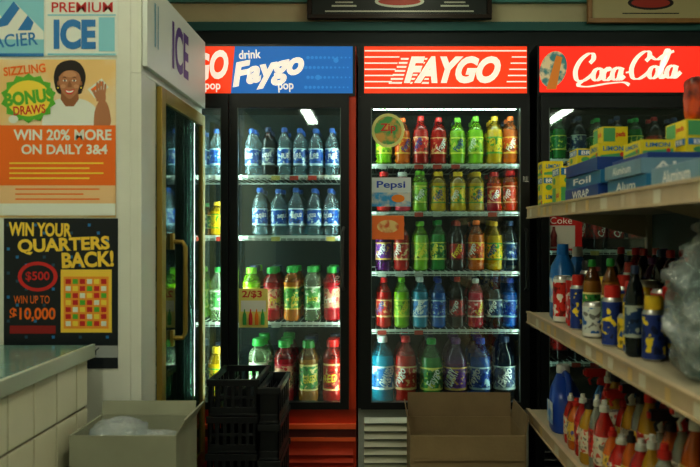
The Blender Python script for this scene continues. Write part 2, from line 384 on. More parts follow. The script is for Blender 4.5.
b.text('Faygo',X(268),Z(72.5),.34,.14,fr,HW,.0015,rot=.20,shear=.35,bold=.045)
b.text('drink',X(250),Z(55),.10,.04,fr,HW,.0015,rot=.05,bold=.02); b.text('pop',X(286),Z(88.5),.07,.04,fr,HW,.0015,rot=.05,bold=.02)
b.text('FAYGO',X(190),Z(70),.36,.13,fr,HW,.0015,rot=.16,shear=.35,bold=.045); b.text('pop',X(213),Z(88.5),.07,.04,fr,HW,.0015,bold=.02)
b.rect(X(239),X(268),Z(328),Z(289),fg,mat('tag_yellow',(.80,.72,.2),.5),.001); b.rect(X(241),X(266),Z(312),Z(301),fg,mat('tag_white',(.75,.76,.68),.5),.0015)
b.text('2/$3',X(252),Z(295),.09,.035,fg,mat('ink_red',(.65,.04,.03),.5),.002,bold=.02)
for k in range(4): b.lathe([(0,0),(.008,0),(.009,.03),(.008,.045),(.003,.06),(.003,.07),(0,.07)],(X(245+k*6),D-.012,Z(325)),[mat('ink_green',(.05,.35,.08),.5),mat('ink_red',(.65,.04,.03),.5),mat('ink_orange',(.8,.3,.02),.5),mat('ink_green',(0,0,0))][k],8)
b.text('2.99',X(338),Z(283),.06,.03,fg,TW,.002,rot=1.5)
b.tube([(X(344),D-.02,Z(228)),(X(343),D-.05,Z(232)),(X(343),D-.055,Z(258)),(X(343),D-.05,Z(286)),(X(344),D-.02,Z(290))],.007,mat('handle_grey',(.12,.13,.13),.3,metal=.5))
b.done()
b=MB('drink_bottles')
ur=[200,216]
LT=[LABELT]
row(b,lz[0],[252,268,284,300,316,332],['water','dark','water','water','water','water'],.225,.0345,texts=['PURE','aqua','PURE','PURE','PURE','PURE'],vert=False,tms=LT)
row(b,lz[1],[260,278,296,314,331],['water']*5,.222,.038,texts=['aqua']*5,vert=False,tms=LT)
row(b,lz[2],[252,272,292,312,332],['lime','berry','juice','mist','berry'],.255,.043,kind='J',texts=['Juicy','Fruit','Juicy','Juicy','Fruit'],vert=False)
row(b,zb,[258,284,309,333],['mist','berry','tea','red'],.30,.050,kind='J',texts=['ROOT','PUNCH','GREEN','RED'],vert=False,pitch=.11)
row(b,lz[0],ur,['water','water'],.225,.0325); row(b,lz[1],[196,218],['juice','yellow'],.16,.04,kind='J'); row(b,lz[2],[196,218],['lime','mist'],.25,.04); row(b,zb,[194,217],['juice','yellow'],.27,.045,kind='J')
b.done()

# --- right cooler
rz=[Z(v,DS) for v in (160,250,310,360)]
rx0,rx1=X(537),1.62
HC=mat('header_cola_red',(.72,.022,.012),.4,emit=.7,ecol=(.97,.03,.012))
b=cooler('display_cooler',rx0,rx1,[(X(540),1.60,X(548),1.56)],rz,BLACK,BLACK,(X(545),1.6,.05,.3,BLACK),Z(93),tube=TUBED)
b.box(rx0+.01,rx1-.01,D-.004,D+.03,Z(93),2.01,HC)
fr=((0,D-.004,0),(1,0,0),(0,0,1))
b.ell(X(553),Z(70),.06,.085,fr,mat('hdr_teal',(.05,.2,.2),.4,alt=(.6,.5,.3),vscale=25,emit=.3),.001,rot=-.3)
b.flat([(X(546),Z(90)),(X(556),Z(90)),(X(562),Z(58)),(X(556),Z(56))],fr,mat('hdr_amber',(.6,.2,.03),.4,emit=.3),.0015)
def cr(pts,n=6):
    out=[]; P=[pts[0]]+pts+[pts[-1]]
    for i in range(1,len(P)-2):
        p0,p1,p2,p3=P[i-1],P[i],P[i+1],P[i+2]
        for k in range(n):
            t=k/n; out.append(tuple(.5*((2*p1[a])+(-p0[a]+p2[a])*t+(2*p0[a]-5*p1[a]+4*p2[a]-p3[a])*t*t+(-p0[a]+3*p1[a]-3*p2[a]+p3[a])*t**3) for a in (0,1)))
    out.append(pts[-1]); return out
def el(cx): return [(cx+.38*math.cos(a),.5+.5*math.sin(a)) for a in [math.pi/2+i*math.pi/4 for i in range(9)]]
def CC(o): return [(o+1.25,1.45),(o+1.5,1.8),(o+1.35,2.2),(o+.9,2.2),(o+.35,1.7),(o+.1,.9),(o+.35,.15),(o+.9,0),(o+1.45,.3),(o+1.8,.65)]
strokes=[CC(0),el(2.15),[(2.4,.85),(2.7,.8)],[(3.2,.75),(3.0,1.0),(2.7,.6),(2.8,.1),(3.15,0),(3.5,.35)],el(3.85),[(4.25,1.0),(4.15,.3),(4.3,0),(4.6,.3)],
 [(4.65,.55),(5.1,.6)],CC(5.0),el(7.15),[(7.5,.3),(7.95,1.2),(8.15,2.1),(7.95,2.3),(7.8,1.5),(7.82,.3),(8.0,0),(8.35,.3)],el(8.7),[(9.1,1.0),(9.0,.3),(9.15,0),(9.6,.45)],
 [(.9,0),(.6,-.35),(1.5,-.5),(3.2,-.3),(4.6,-.25),(5.2,-.5)],[(6.5,1.9),(7.2,1.55),(7.8,1.9),(8.6,2.2)]]
sc=.0535; ox,oz=X(572),Z(82)
def tr(p): 
    x,y=p; x+=y*.22
    return (ox+x*sc*.95, oz+y*sc*1.02+x*sc*.035)
for li,st in enumerate(strokes):
    P=[tr(p) for p in cr(st)]; q=[]
    for i,p in enumerate(P):
        a=P[max(i-1,0)];c=P[min(i+1,len(P)-1)]; dx,dy=c[0]-a[0],c[1]-a[1]; l=math.hypot(dx,dy) or 1; nx,ny=-dy/l,dx/l
        w=.0028+.0085*abs(nx); q.append(((p[0]+nx*w,p[1]+ny*w),(p[0]-nx*w,p[1]-ny*w)))
    for i in range(len(q)-1): b.flat([q[i][1],q[i+1][1],q[i+1][0],q[i][0]],fr,HW,.0012+li*.0001)
b.rect(X(546),X(582),Z(251),Z(215),fg,mat('card_dred',(.45,.015,.015),.5),.001); b.rect(X(546),X(575),Z(249),Z(226),fg,mat('card_wh2',(.5,.5,.45),.5),.0015)
b.text('Coke',X(561),Z(221),.1,.03,fg,TW,.002); 
b.lathe([(0,0),(.014,0),(.012,.03),(.015,.05),(.007,.075),(.006,.09),(0,.09)],(X(553),D-.018,Z(247)),mat('ink_cola',(.1,.01,.01),.4),10)
b.text('PULL',X(543.5),Z(190),.03,.06,((0,D-.02,0),(1,0,0),(0,0,1)),TW,.001)
b.done()
b=MB('cola_bottles')
us=[560,579,598,617,636,655,674,693]
row(b,rz[0],us,['green','dark','mist','dark','green','cola','dark','dark'],.2,.0365,deep=2)
row(b,rz[1],us,['cola','cola','cola','cola','cola','cola','cola','dark'],.23,.037,texts=['Coke']*8,deep=2,tms=LT)
row(b,rz[2],us,['dark','tea','cola','cola','dark','cola','cola','cola'],.2,.037,deep=2)
row(b,rz[3],us,['cola','dark','green','cola','cola','cola','cola','cola'],.2,.037,deep=2)
b.done()

# ---------------------------------------------------------------- ice freezer
FX=-.767; FY0,FY1=2.57,3.47
b=MB('ice_freezer')
LB=-1.70
b.box(LB,FX-.04,FY0,FY0+.04,.05,2.02,WHITE); b.box(LB,FX-.04,FY1-.04,FY1,.05,2.02,WHITE); b.box(LB,LB+.04,FY0+.04,FY1-.04,.05,2.02,WHITE)
b.box(LB,FX-.04,FY0+.04,FY1-.04,1.98,2.02,WHITE); b.box(LB,FX-.04,FY0+.04,FY1-.04,.05,.3,WHITE)
b.box(FX-.04,FX-.005,FY0,FY1,1.69,2.02,WHITE); b.box(FX-.04,FX-.005,FY0,FY1,.05,.14,WHITE)
b.box(FX-.04,FX-.005,FY0,2.74,.14,1.69,WHITE); b.box(FX-.04,FX-.005,3.45,FY1,.14,1.69,WHITE)
for xx in (LB+.05,FX-.12):
    for yy in (FY0+.05,FY1-.1): b.box(xx,xx+.05,yy,yy+.05,0,.05,BLACK)
b.box(FX-.005,FX+.012,FY0+.01,FY1-.01,1.715,2.01,mat('ice_sign',(.70,.75,.70),.4))
fr=((FX+.012,0,0),(0,1,0),(0,0,1)); PUR=mat('ink_purple',(.12,.06,.26),.5)
b.text('ICE',3.02,1.865,.25,.18,fr,PUR,.001,bold=.03)
for yy,ww in ((2.66,.02),(2.70,.012)): b.rect(yy,yy+ww,1.8,1.95,fr,mat('ink_cyan',(.2,.4,.5),.5),.001)
b.box(FX-.005,FX+.015,2.745,2.80,.15,1.68,BRASS); b.box(FX-.005,FX+.015,3.395,3.445,.15,1.68,BRASS)
b.box(FX-.005,FX+.015,2.80,3.395,.15,.21,BRASS); b.box(FX-.005,FX+.015,2.80,3.395,1.63,1.68,BRASS)
b.box(FX-.002,FX+.006,2.80,3.395,.21,1.63,GLASSD)
b.tube([(FX+.01,2.90,1.13),(FX+.05,2.90,1.128),(FX+.06,2.90,1.11),(FX+.06,2.90,.79),(FX+.05,2.90,.772),(FX+.01,2.90,.77)],.009,BRASS)
b.box(FX+.006,FX+.018,2.885,2.915,1.10,1.16,BRASS); b.box(FX+.006,FX+.018,2.885,2.915,.74,.80,BRASS)
for z in (.6,.95,1.3): b.box(LB+.05,FX-.06,FY0+.05,FY1-.05,z-.01,z,WIRE)
b.tube([(FX-.06,FY0+.06,.35),(FX-.06,FY0+.06,1.9)],.008,TUBED)
b.done(.002)
b=MB('ice_bags')
ICE=mat('ice_bag_plastic',(.45,.62,.66),.2,alt=(.15,.3,.45),vscale=18,coat=.5,bump=.5,bscale=60)
def crumple(b,cx,cy,z0,rx,ry,h,mt,amp=.015,seed=0,n=20,m=12,e=3,zmin=0):
    vs=[];fs=[]
    for j in range(m+1):
        ph=-math.pi/2+math.pi*j/m
        for k in range(n):
            a=2*math.pi*k/n
            def se(c,p): return math.copysign(abs(c)**p,c)
            x=rx*se(math.cos(ph),2/e)*se(math.cos(a),2/e); y=ry*se(math.cos(ph),2/e)*se(math.sin(a),2/e); z=h/2*(se(math.sin(ph),2/e)+1)
            q=noise.noise_vector(Vector((x*14+seed,y*14,z*14)))*amp+noise.noise_vector(Vector((x*40+seed,y*40,z*40)))*amp*.45
            vs.append((cx+x+q.x,cy+y+q.y,z0+max(zmin,z+q.z*.7)))
    for j in range(m):
        for k in range(n): k2=(k+1)%n; fs.append((j*n+k,j*n+k2,(j+1)*n+k2,(j+1)*n+k))
    b.add(vs,fs,mt)
for si,z in enumerate((.302,.602,.952,1.302)):
    for k,yy in enumerate((2.78,3.02,3.26)): crumple(b,-.98,yy,z,.13,.105,.24,ICE,seed=si*7+k)
b.done(smooth=60)

# posters on the freezer side (plane y=2.57 facing the camera)
PY=FY0-.001
def PX(u): return X(u,PY)
def PZ(v): return Z(v,PY)
FP=((0,PY,0),(1,0,0),(0,0,1))
def R(b,u0,u1,v0,v1,mt,l): b.rect(PX(u0),PX(u1),PZ(v1),PZ(v0),FP,mt,l)
def T(b,t,u0,u1,v0,v1,mt,l,**k): b.text(t,PX((u0+u1)/2),PZ((v0+v1)/2),PX(u1)-PX(u0),PZ(v0)-PZ(v1),FP,mt,l,**k)
def E(b,u,v,ru,rv,mt,l,**k): b.ell(PX(u),PZ(v),ru/302.5,rv/302.5,FP,mt,l,**k)
def G(b,pts,mt,l): b.flat([(PX(u),PZ(v)) for u,v in pts],FP,mt,l)
pW=mat('poster_white',(.74,.78,.72),.4); pO=mat('poster_orange',(.85,.18,.02),.4); pY=mat('poster_yellow',(.88,.68,.08),.4); pK=mat('poster_black',(.012,.018,.025),.35)
pC=mat('poster_cream',(.82,.56,.24),.4,alt=(.8,.66,.42),vscale=5); pB=mat('poster_blue',(.03,.2,.5),.4); pc=mat('poster_cyan',(.25,.58,.68),.4); pR=mat('poster_red',(.6,.03,.03),.4); pG=mat('poster_green',(.12,.45,.05),.4)
skin=mat('print_skin',(.30,.12,.05),.5); hair=mat('print_hair',(.015,.01,.01),.5); skin2=mat('print_skin_light',(.45,.20,.10),.5); skin3=mat('print_skin_glow',(.58,.30,.16),.5)
b=MB('ice_poster')
b.box(PX(46),PX(118),PY-.0015,PY,PZ(57),PZ(-40),pW); 
T(b,'PREMIUM',52,113,3,13,pR,.003,bold=.01); T(b,'ICE',54,96,20,50,pB,.003,bold=.05); R(b,99,115,18,52,pc,.0028); R(b,48,116,54,56,pc,.0028); R(b,48,116,15,16.5,pc,.0028)
E(b,80,-15,22,12,pc,.003)
b.done(smooth=0)
b=MB('glacier_poster')
b.box(PX(-70),PX(44),PY-.0015,PY,PZ(57),PZ(-40),pc)
G(b,[(-40,30),(-15,-5),(2,18),(14,2),(44,32),(44,40),(-40,40)],pW,.0022); T(b,'GLACIER',-26,38,35,48,pB,.003,bold=.01,rot=.08)
G(b,[(-10,30),(2,18),(14,2),(20,9),(8,26)],pB,.0026); G(b,[(18,31),(28,16),(34,23),(31,31)],pB,.0026)
R(b,-60,44,54,57,pB,.003); b.done(smooth=0)
b=MB('lottery_poster')
b.box(PX(-70),PX(116),PY-.0015,PY,PZ(218),PZ(60),pC)
L0=.002
def sm(pts): return cr(pts+[pts[0]],5)[:-1]
G(b,sm([(42,130),(44,112),(52,103),(62,99),(78,99),(90,103),(98,112),(100,130)]),pW,L0+.0004)
G(b,[(62,86),(61,100),(66,107),(74,107),(79,100),(78,86)],skin,L0+.0007)
G(b,sm([(56,90),(54,78),(57,67),(64,62),(74,61),(82,66),(86,77),(83,90),(79,95),(61,95)]),hair,L0+.0006)
G(b,sm([(59,76),(59.5,84),(62,92),(67,98),(70,99.5),(73,98),(78,92),(80.5,84),(81,76),(76,70),(70,68.5),(64,70)]),skin2,L0+.0010)
G(b,sm([(63,76),(66,72),(73,72),(77,76),(70,78)]),skin3,L0+.0013); E(b,63.5,87,2.6,2,skin3,L0+.0013,n=12); E(b,76.5,87,2.6,2,skin3,L0+.0013,n=12)
G(b,sm([(58,80),(59,72),(64,67.5),(71,66.5),(78,68),(82,75),(81.5,80),(79,74),(73,71),(65,72),(60.5,76)]),hair,L0+.0016)
for s_ in (-1,1):
    E(b,70+s_*4.6,81.3,2.1,1.0,TW,L0+.0017,n=12); E(b,70+s_*4.6,81.3,1.0,1.0,hair,L0+.0020,n=10); G(b,sm([(70+s_*2.4,79),(70+s_*5,77.6),(70+s_*7.4,79),(70+s_*5,78.4)]),hair,L0+.0020)
    E(b,70+s_*11.3,84,1.2,2.6,skin,L0+.0009,n=12); E(b,70+s_*11.6,88.5,.9,.9,pY,L0+.0020,n=8)
G(b,sm([(69.3,82),(70.7,82),(72.2,87.3),(70,88),(67.8,87.3)]),skin,L0+.0015)
G(b,sm([(65,90.2),(70,91),(75,90.2),(73,94),(70,95),(67,94)]),pR,L0+.0018); G(b,sm([(66,91),(70,91.8),(74,91),(72,93.2),(68,93.2)]),TW,L0+.0021)
G(b,sm([(94,128),(110,126),(110,112),(106,102),(100,101),(95,112)]),skin2,L0+.0009)
G(b,sm([(97,102),(96,95),(99,91),(104,91),(106,96),(105,102)]),skin2,L0+.0012)
for k in range(4): G(b,sm([(96.4+k*2.5,94),(98.4+k*2.5,94),(98.6+k*2.7,85-(1,2.4,1.8,-.5)[k]),(97.6+k*2.7,84-(1,2.4,1.8,-.5)[k]),(96.6+k*2.7,85-(1,2.4,1.8,-.5)[k])]),skin2,L0+.0014)
G(b,sm([(96,99),(98,96),(94.5,90.5),(92.5,91.5)]),skin2,L0+.0014)
G(b,[(88,90),(102,79),(109,88),(95,99)],pW,L0+.0011); G(b,[(91,90),(102,82),(104,85),(93,93)],pO,L0+.0013)
sp=[]
for k in range(28):
    a=2*math.pi*k/28; r_=1 if k%2 else .86; sp.append((29+28*r_*math.cos(a),99-25*r_*math.sin(a)))
G(b,sp,pG,L0+.0022); E(b,29,99,22,18,pY,L0+.0024)
T(b,'BONUS',5,54,91,105,pG,L0+.003,bold=.05,rot=.12); T(b,'DRAWS',14,46,106,115,pR,L0+.003,bold=.02,rot=.08)
T(b,'SIZZLING',4,46,66,75,pO,L0+.002,bold=.03,rot=.1); E(b,14,120,5,4,pW,L0+.003)
R(b,-70,116,126,186,pO,L0+.0026)
T(b,'WIN 20% MORE',14,112,130,141,pW,L0+.003,bold=.03); T(b,'ON DAILY 3&4',22,108,145,155,pW,L0+.003,bold=.03)
for k in range(4): R(b,10,104-(k%2)*14,163+k*5,164.6+k*5,pY,L0+.003)
R(b,-70,116,186,204,mat('poster_pale',(.82,.55,.3),.4),L0+.0026)
for k in range(3): R(b,16,100-(k%2)*16,189+k*5,190.4+k*5,pO,L0+.003)
R(b,-70,116,204,216,pW,L0+.0028); b.done(smooth=0)
b=MB('scratch_ticket_poster')
b.box(PX(4),PX(118),PY-.0015,PY,PZ(369),PZ(219),pK)
for i in range(12):
    for j in range(15):
        if (i*7+j*5)%3==0: R(b,7+i*9,10+i*9,224+j*8,227+j*8,pB if (i+j)%2 else mat('poster_navy',(.03,.09,.16),.4),.0018)
pGo=mat('poster_gold',(.88,.62,.08),.4)
T(b,'WIN YOUR',9,72,223,237,pGo,.003,bold=.04,rot=-.02); T(b,'QUARTERS',18,110,238,254,pGo,.003,bold=.04,rot=.04); T(b,'BACK!',62,114,252,268,pGo,.003,bold=.04,rot=.04)
R(b,61,112,270,333,pGo,.0024); R(b,64,109,277,329,mat('poster_orange2',(.85,.35,.04),.4),.0028)
cols=[pR,pW,pG,pY,pR]
for i in range(6):
    for j in range(7): R(b,66+i*7.1,71.2+i*7.1,279.5+j*7,284.4+j*7,cols[(i*2+j)%5],.0034)
E(b,38,277,20,15,pR,.0024); E(b,38,277,16,11.5,pK,.0028); T(b,'$500',26,50,272,282,pR,.0034,bold=.02)
T(b,'WIN UP TO',14,50,296,304,pO,.003,bold=.01); T(b,'$10,000',10,56,308,322,pO,.003,bold=.03); R(b,10,56,326,334,mat('poster_dred',(.3,.02,.02),.4),.0024)
R(b,4,118,346,358,mat('poster_grey',(.35,.38,.38),.4),.0024); T(b,'PLAY TODAY',20,100,348,355,pK,.003); b.done(smooth=0)

# ---------------------------------------------------------------- tiled counter
b=MB('tiled_counter'); CX=-.92; CZ=.80; cy0,cy1=.9,2.5
GR=mat('grout',(.22,.20,.14),.8); TI=mat('counter_tile',(.82,.80,.62),.15,vary=.1,vscale=5); CT=mat('counter_top',(.16,.30,.27),.18,vary=.3,vscale=14)
b.box(XL+.002,CX-.008,cy0,cy1-.008,0,CZ-.035,GR)
tw,th=.15,.15
y=cy0
while y<cy1-.02:
    ye=min(y+tw,cy1-.008)
    zz=CZ-.042
    while zz>.02:
        zb_=max(zz-th,.003); b.box(CX-.008,CX,y+.004,ye-.004,zb_+.004,zz-.004,TI); zz-=th
    y+=tw
x=CX-.008
while x>XL+.05:
    zz=CZ-.042
    while zz>.02:
        zb_=max(zz-th,.003); b.box(max(x-tw,XL+.003)+.003,x-.003,cy1-.008,cy1,zb_+.003,zz-.003,TI); zz-=th
    x-=tw
b.box(XL+.002,CX+.012,cy0,cy1+.01,CZ-.036,CZ,CT)
b.box(CX+.004,CX+.016,cy0,cy1+.014,CZ-.04,CZ+.004,mat('counter_edge',(.5,.56,.46),.3,metal=.2))
b.done(.002)

# ---------------------------------------------------------------- cartons
CARD=mat('cardboard',(.33,.24,.13),.8,vary=.2,vscale=10,bump=.1,bscale=90)
GC=mat('grey_board',(.33,.34,.25),.75,vary=.15,vscale=8)
CI=mat('cardboard_in',(.28,.20,.11),.85,vary=.2,vscale=10)
def carton(name,x0,x1,y0,y1,z0,z1,out,inn,flaps,closed=False):
    b=MB(name); t=.005
    b.box(x0,x1,y0,y1,z0,z0+t,out)
    b.box(x0,x1,y0,y0+t,z0+t,z1,out); b.box(x0,x1,y1-t,y1,z0+t,z1,out)
    b.box(x0,x0+t,y0+t,y1-t,z0+t,z1,out); b.box(x1-t,x1,y0+t,y1-t,z0+t,z1,out)
    if closed: b.box(x0,x1,y0,y1,z1,z1+t,out)
    for side,ln,ang in flaps:
        a=math.radians(ang)
        if side=='f': M=Matrix.Translation((0,y0,z1))@Matrix.Rotation(a,4,'X'); b.box(x0+.004,x1-.004,0,t,0,ln,inn,M)
        if side=='b': M=Matrix.Translation((0,y1,z1))@Matrix.Rotation(-a,4,'X'); b.box(x0+.004,x1-.004,-t,0,0,ln,inn,M)
        if side=='l': M=Matrix.Translation((x0,0,z1))@Matrix.Rotation(-a,4,'Y'); b.box(0,t,y0+.004,y1-.004,0,ln,inn,M)
        if side=='r': M=Matrix.Translation((x1,0,z1))@Matrix.Rotation(a,4,'Y'); b.box(-t,0,y0+.004,y1-.004,0,ln,inn,M)
    return b
bx0,bx1=X(410,3.0),.58
b=carton('cardboard_box',bx0,bx1,2.98,3.30,.001,.385,CARD,CI,[('b',.10,8),('l',.075,10),('r',.075,8)])
b.box(bx0+.01,bx1-.01,2.972,2.977,.29,.385,CARD)
b.done(0,smooth=0)
b=carton('storage_carton',-.89,-.565,2.24,2.52,.0,.33,GC,GC,[],True); b.done(0,smooth=0)
b=carton('open_carton',-.885,-.575,2.25,2.51,.336,.575,GC,GC,[('b',.045,12),('r',.05,30)])
PLW=glassmat('clear_film',(.90,.96,.96),.12,.10,.07,bump=.8)
PLB=glassmat('clear_bag',(.88,.94,.94),.22,.10,.2,bump=.8)
crumple(b,-.78,2.38,.44,.09,.10,.15,PLB,.03,3,26,16); crumple(b,-.68,2.37,.42,.075,.09,.14,PLB,.03,8,26,16); crumple(b,-.68,2.37,.345,.085,.10,.18,mat('bag_white',(.6,.64,.6),.4,bump=.4),.02,9)
b.done(0,smooth=40)

# ---------------------------------------------------------------- black plastic crates
def crate(b,x0,x1,y0,y1,z0,h,mt):
    t=.008
    b.box(x0,x1,y0,y1,z0,z0+.01,mt)
    for (a0,a1,c0,c1) in ((x0,x1,y0,y0+t),(x0,x1,y1-t,y1)):
        b.box(a0-.006,a1+.006,c0-.003,c1+.003,z0+h-.028,z0+h-.002,mt); b.box(a0,a1,c0,c1,z0+.01,z0+.035,mt)
        n=6
        for i in range(n+1):
            xx=a0+(a1-a0-.016)*i/n; b.box(xx,xx+.016,c0,c1,z0+.035,z0+h-.028,mt)
        b.box(a0,a1,c0+.001,c1-.001,z0+h*.5-.006,z0+h*.5+.006,mt)
    for (a0,a1) in ((x0,x0+t),(x1-t,x1)):
        b.box(a0-.003,a1+.003,y0+.003,y1-.003,z0+h-.027,z0+h-.003,mt); b.box(a0,a1,y0,y1,z0+.01,z0+.035,mt)
        for i in range(6):
            yy=y0+(y1-y0-.016)*i/5; b.box(a0,a1,yy,yy+.016,z0+.035,z0+h-.028,mt)
    for i in range(1,3): b.box(x0+(x1-x0)*i/3-.002,x0+(x1-x0)*i/3+.002,y0+t,y1-t,z0+.01,z0+h*.7,mt)
BK=mat('crate_black',(.012,.014,.016),.4,vary=.3,vscale=20)
b=MB('bottle_crates')
for i in range(4): crate(b,-.665+i*.003,-.47+i*.003,3.06,3.40,i*.147,.146,BK)
for i in range(4): crate(b,-.448,-.370,3.0,3.35,i*.142,.141,BK)
b.done(.0015)

# ---------------------------------------------------------------- right hand shelving
SX=.625; SB=1.13; sy0,sy1=1.05,3.2
b=MB('store_shelving')
LIP=mat('price_rail',(.58,.45,.29),.35,vary=.25,vscale=10); SH=mat('shelf_steel',(.48,.43,.31),.45,vary=.2,vscale=8)
b.box(SB,SB+.03,sy0,sy1,.0,1.42,mat('back_panel',(.07,.10,.09),.6)); b.box(SX+.03,SB,sy0,sy1-.0,0,.10,SH)
tags=[mat('tag_w',(.66,.62,.5),.5),mat('tag_y',(.66,.48,.22),.5),mat('tag_w2',(.58,.5,.38),.5)]
shelves=[1.267,.84,.44]
for z in shelves:
    b.box(SX+.012,SB,sy0,sy1,z-.03,z-.004,SH)
    b.box(SX,SX+.012,sy0,sy1,z-.045,z+.002,LIP)
    b.box(SX-.004,SX,sy0,sy1,z-.006,z+.002,LIP); b.box(SX-.004,SX,sy0,sy1,z-.047,z-.041,LIP)
    yy=sy0+.05
    while yy<sy1-.08:
        w=random.choice([.03,.045,.06]); b.box(SX-.0012,SX,yy,yy+w,z-.04,z-.009,random.choice(tags)); yy+=w+random.choice([.05,.12,.2])
    for yy in (sy1-.01,2.1,sy0+.01): b.add([(SX+.1,yy,z-.03),(SB,yy,z-.03),(SB,yy,z-.13),(SB-.08,yy,z-.11)],[(0,1,2,3)],SH)
for yy in (sy1-.03,2.1,sy0): b.box(SB-.02,SB,yy,yy+.03,.1,1.42,SH)
b.done(.001,smooth=0)

# top shelf stock
e=MB('foil_boxes'); FB=mat('foil_blue',(.03,.20,.40),.35,vary=.2,vscale=12); FS=mat('foil_silver',(.22,.38,.50),.3,metal=.2,vary=.2,vscale=15); FN=mat('foil_navy',(.015,.06,.26),.4); FR=mat('wrap_red',(.55,.04,.03),.4)
zt=1.2675-.004+.0005
def fbox(x0,x1,y0,y1,z0,z1,m1,txt=None):
    e.box(x0,x1,y0,y1,z0,z1,m1)
    if txt:
        e.text(txt,(x0+x1)/2,(z0+z1)/2,(x1-x0)*.8,(z1-z0)*.55,((0,y0,0),(1,0,0),(0,0,1)),TW,.001,bold=.02)
        e.text(txt,(-(y0+y1)/2),(z0+z1)/2,(y1-y0)*.5,(z1-z0)*.55,((x0,0,0),(0,-1,0),(0,0,1)),TW,.001,bold=.02)
fbox(.66,.96,2.30,2.70,zt,zt+.045,FN,'WRAP'); fbox(.665,.965,2.29,2.71,zt+.0455,zt+.085,FB,'Foil')
fbox(.66,.955,2.31,2.69,zt+.0855,zt+.125,FN)
fbox(.67,1.0,1.92,2.24,zt,zt+.045,FB,'Alum'); fbox(.66,.985,1.93,2.235,zt+.0455,zt+.085,FS,'Aluminum'); fbox(.68,1.0,1.94,2.23,zt+.0855,zt+.10,FN)
fbox(.66,1.0,1.55,1.86,zt,zt+.05,FS,'Aluminum'); 
fbox(.79,.87,2.27,2.295+.0,zt,zt+.16,FR) if False else None
e.done(.0015,smooth=0)
e=MB('yellow_cartons'); YB=mat('box_yellow',(.85,.70,.02),.4,vary=.1); YG=mat('box_green',(.1,.4,.15),.4); YBL=mat('box_blue',(.03,.2,.5),.4); YR=mat('box_red',(.7,.05,.03),.4)
def ybox(x0,x1,y0,y1,z0,z1,kind=0):
    e.box(x0,x1,y0,y1,z0,z1,YB)
    h=z1-z0; f1=((0,y0,0),(1,0,0),(0,0,1)); f2=((x0,0,0),(0,-1,0),(0,0,1))
    for ff,a,c in ((f1,x0,x1),(f2,-y1,-y0)):
        w_=c-a
        if kind==0:
            e.flat([(a+w_*.06,z0+h*.1),(a+w_*.94,z0+h*.1),(a+w_*.94,z0+h*.42),(a+w_*.06,z0+h*.25)],ff,YG,.0006)
            e.text('LIMON',a+w_*.5,z0+h*.66,w_*.7,h*.3,ff,YBL,.0008,bold=.03)
            e.ell(a+w_*.8,z0+h*.3,h*.14,h*.14,ff,YR,.001,n=12)
        elif kind==1:
            e.rect(a+w_*.04,a+w_*.96,z0+h*.55,z0+h*.92,ff,YBL,.0006); e.text('BRITE',a+w_*.5,z0+h*.73,w_*.7,h*.26,ff,TW,.0009,bold=.03); e.ell(a+w_*.3,z0+h*.28,w_*.16,h*.18,ff,YG,.0008)
        else:
            e.rect(a+w_*.04,a+w_*.5,z0+h*.08,z0+h*.92,ff,YG,.0006); e.text('pads',a+w_*.72,z0+h*.5,w_*.36,h*.4,ff,YR,.0009,bold=.03)
for k in range(3): ybox(.66,.74,3.06,3.15,zt+k*.0605,zt+k*.0605+.06,k%2)
for k in range(3): ybox(.76+.01*(k%2),.86,2.98,3.08,zt+k*.0605,zt+k*.0605+.06,(k+1)%2)
for k in range(2): ybox(.67,.78,2.82,2.94,zt+k*.0705,zt+k*.0705+.07,2-k)
zs=zt+.1255
ybox(.665,.76,2.56,2.66,zs,zs+.05,1)
for k in range(2): ybox(.69+.012*k,.78,2.40,2.50,zs+k*.0505,zs+k*.0505+.05,2*k)
zs2=zt+.1005
ybox(.80,.93,2.0,2.14,zs2,zs2+.045,1); ybox(.80,.93,2.0,2.14,zs2+.0455,zs2+.09,2); ybox(.69,.78,2.02,2.16,zs2,zs2+.04,0)
for k in range(3): ybox(.9,1.02,2.75,2.9,zt+k*.07,zt+k*.07+.069,k)
e.done(.002,smooth=0)
e=MB('snack_bag'); crumple(e,.88,2.075,zs2+.0905,.055,.035,.12,mat('bag_orange',(.6,.08,.015),.3,alt=(.08,.02,.02),vscale=16),.012,4,e=5); e.done(smooth=60)

# middle shelf stock
zm=.84-.0038
def detergent(b,x,y,z,s,body,capm,lab):
    b.loft([(x,y,.035*s,.05*s,z),(x,y,.042*s,.06*s,z+.01*s),(x,y,.042*s,.06*s,z+.06*s),(x,y,.0425*s,.0605*s,z+.061*s),(x,y,.0425*s,.0605*s,z+.15*s),(x,y,.042*s,.06*s,z+.151*s),(x,y,.038*s,.052*s,z+.19*s),(x,y-.005,.024*s,.03*s,z+.22*s),(x,y-.008,.018*s,.018*s,z+.235*s)],[body,body,body,lab,body,body,body,body])
    b.lathe([(.02*s,.232*s),(.022*s,.235*s),(.020*s,.27*s),(0,.272*s)],(x,y-.008,z),capm,14)
e=MB('detergent_bottles'); dB=mat('deterg_blue',(.02,.20,.58),.3); dW=mat('plastic_white',(.68,.70,.66),.35); 
dL=mat('deterg_label',(.05,.3,.75),.3,alt=(.75,.8,.8),vscale=20)
detergent(e,.71,2.95,zm,1.05,dB,dB,dL)
detergent(e,.80,3.08,zm,1.0,dB,dW,dL)
e.done(smooth=50)
e=MB('spray_cans')
def cm(n,a,b2,s=38): return mat('can_'+n,a,.3,alt=b2,vscale=s,hard=True)
cr_=mat('can_red',(.6,.03,.02),.3); cg=mat('can_black',(.02,.02,.025),.35); ctp=mat('can_tin',(.5,.5,.48),.3,metal=.8); cyl=mat('can_yel',(.8,.55,.03),.3)
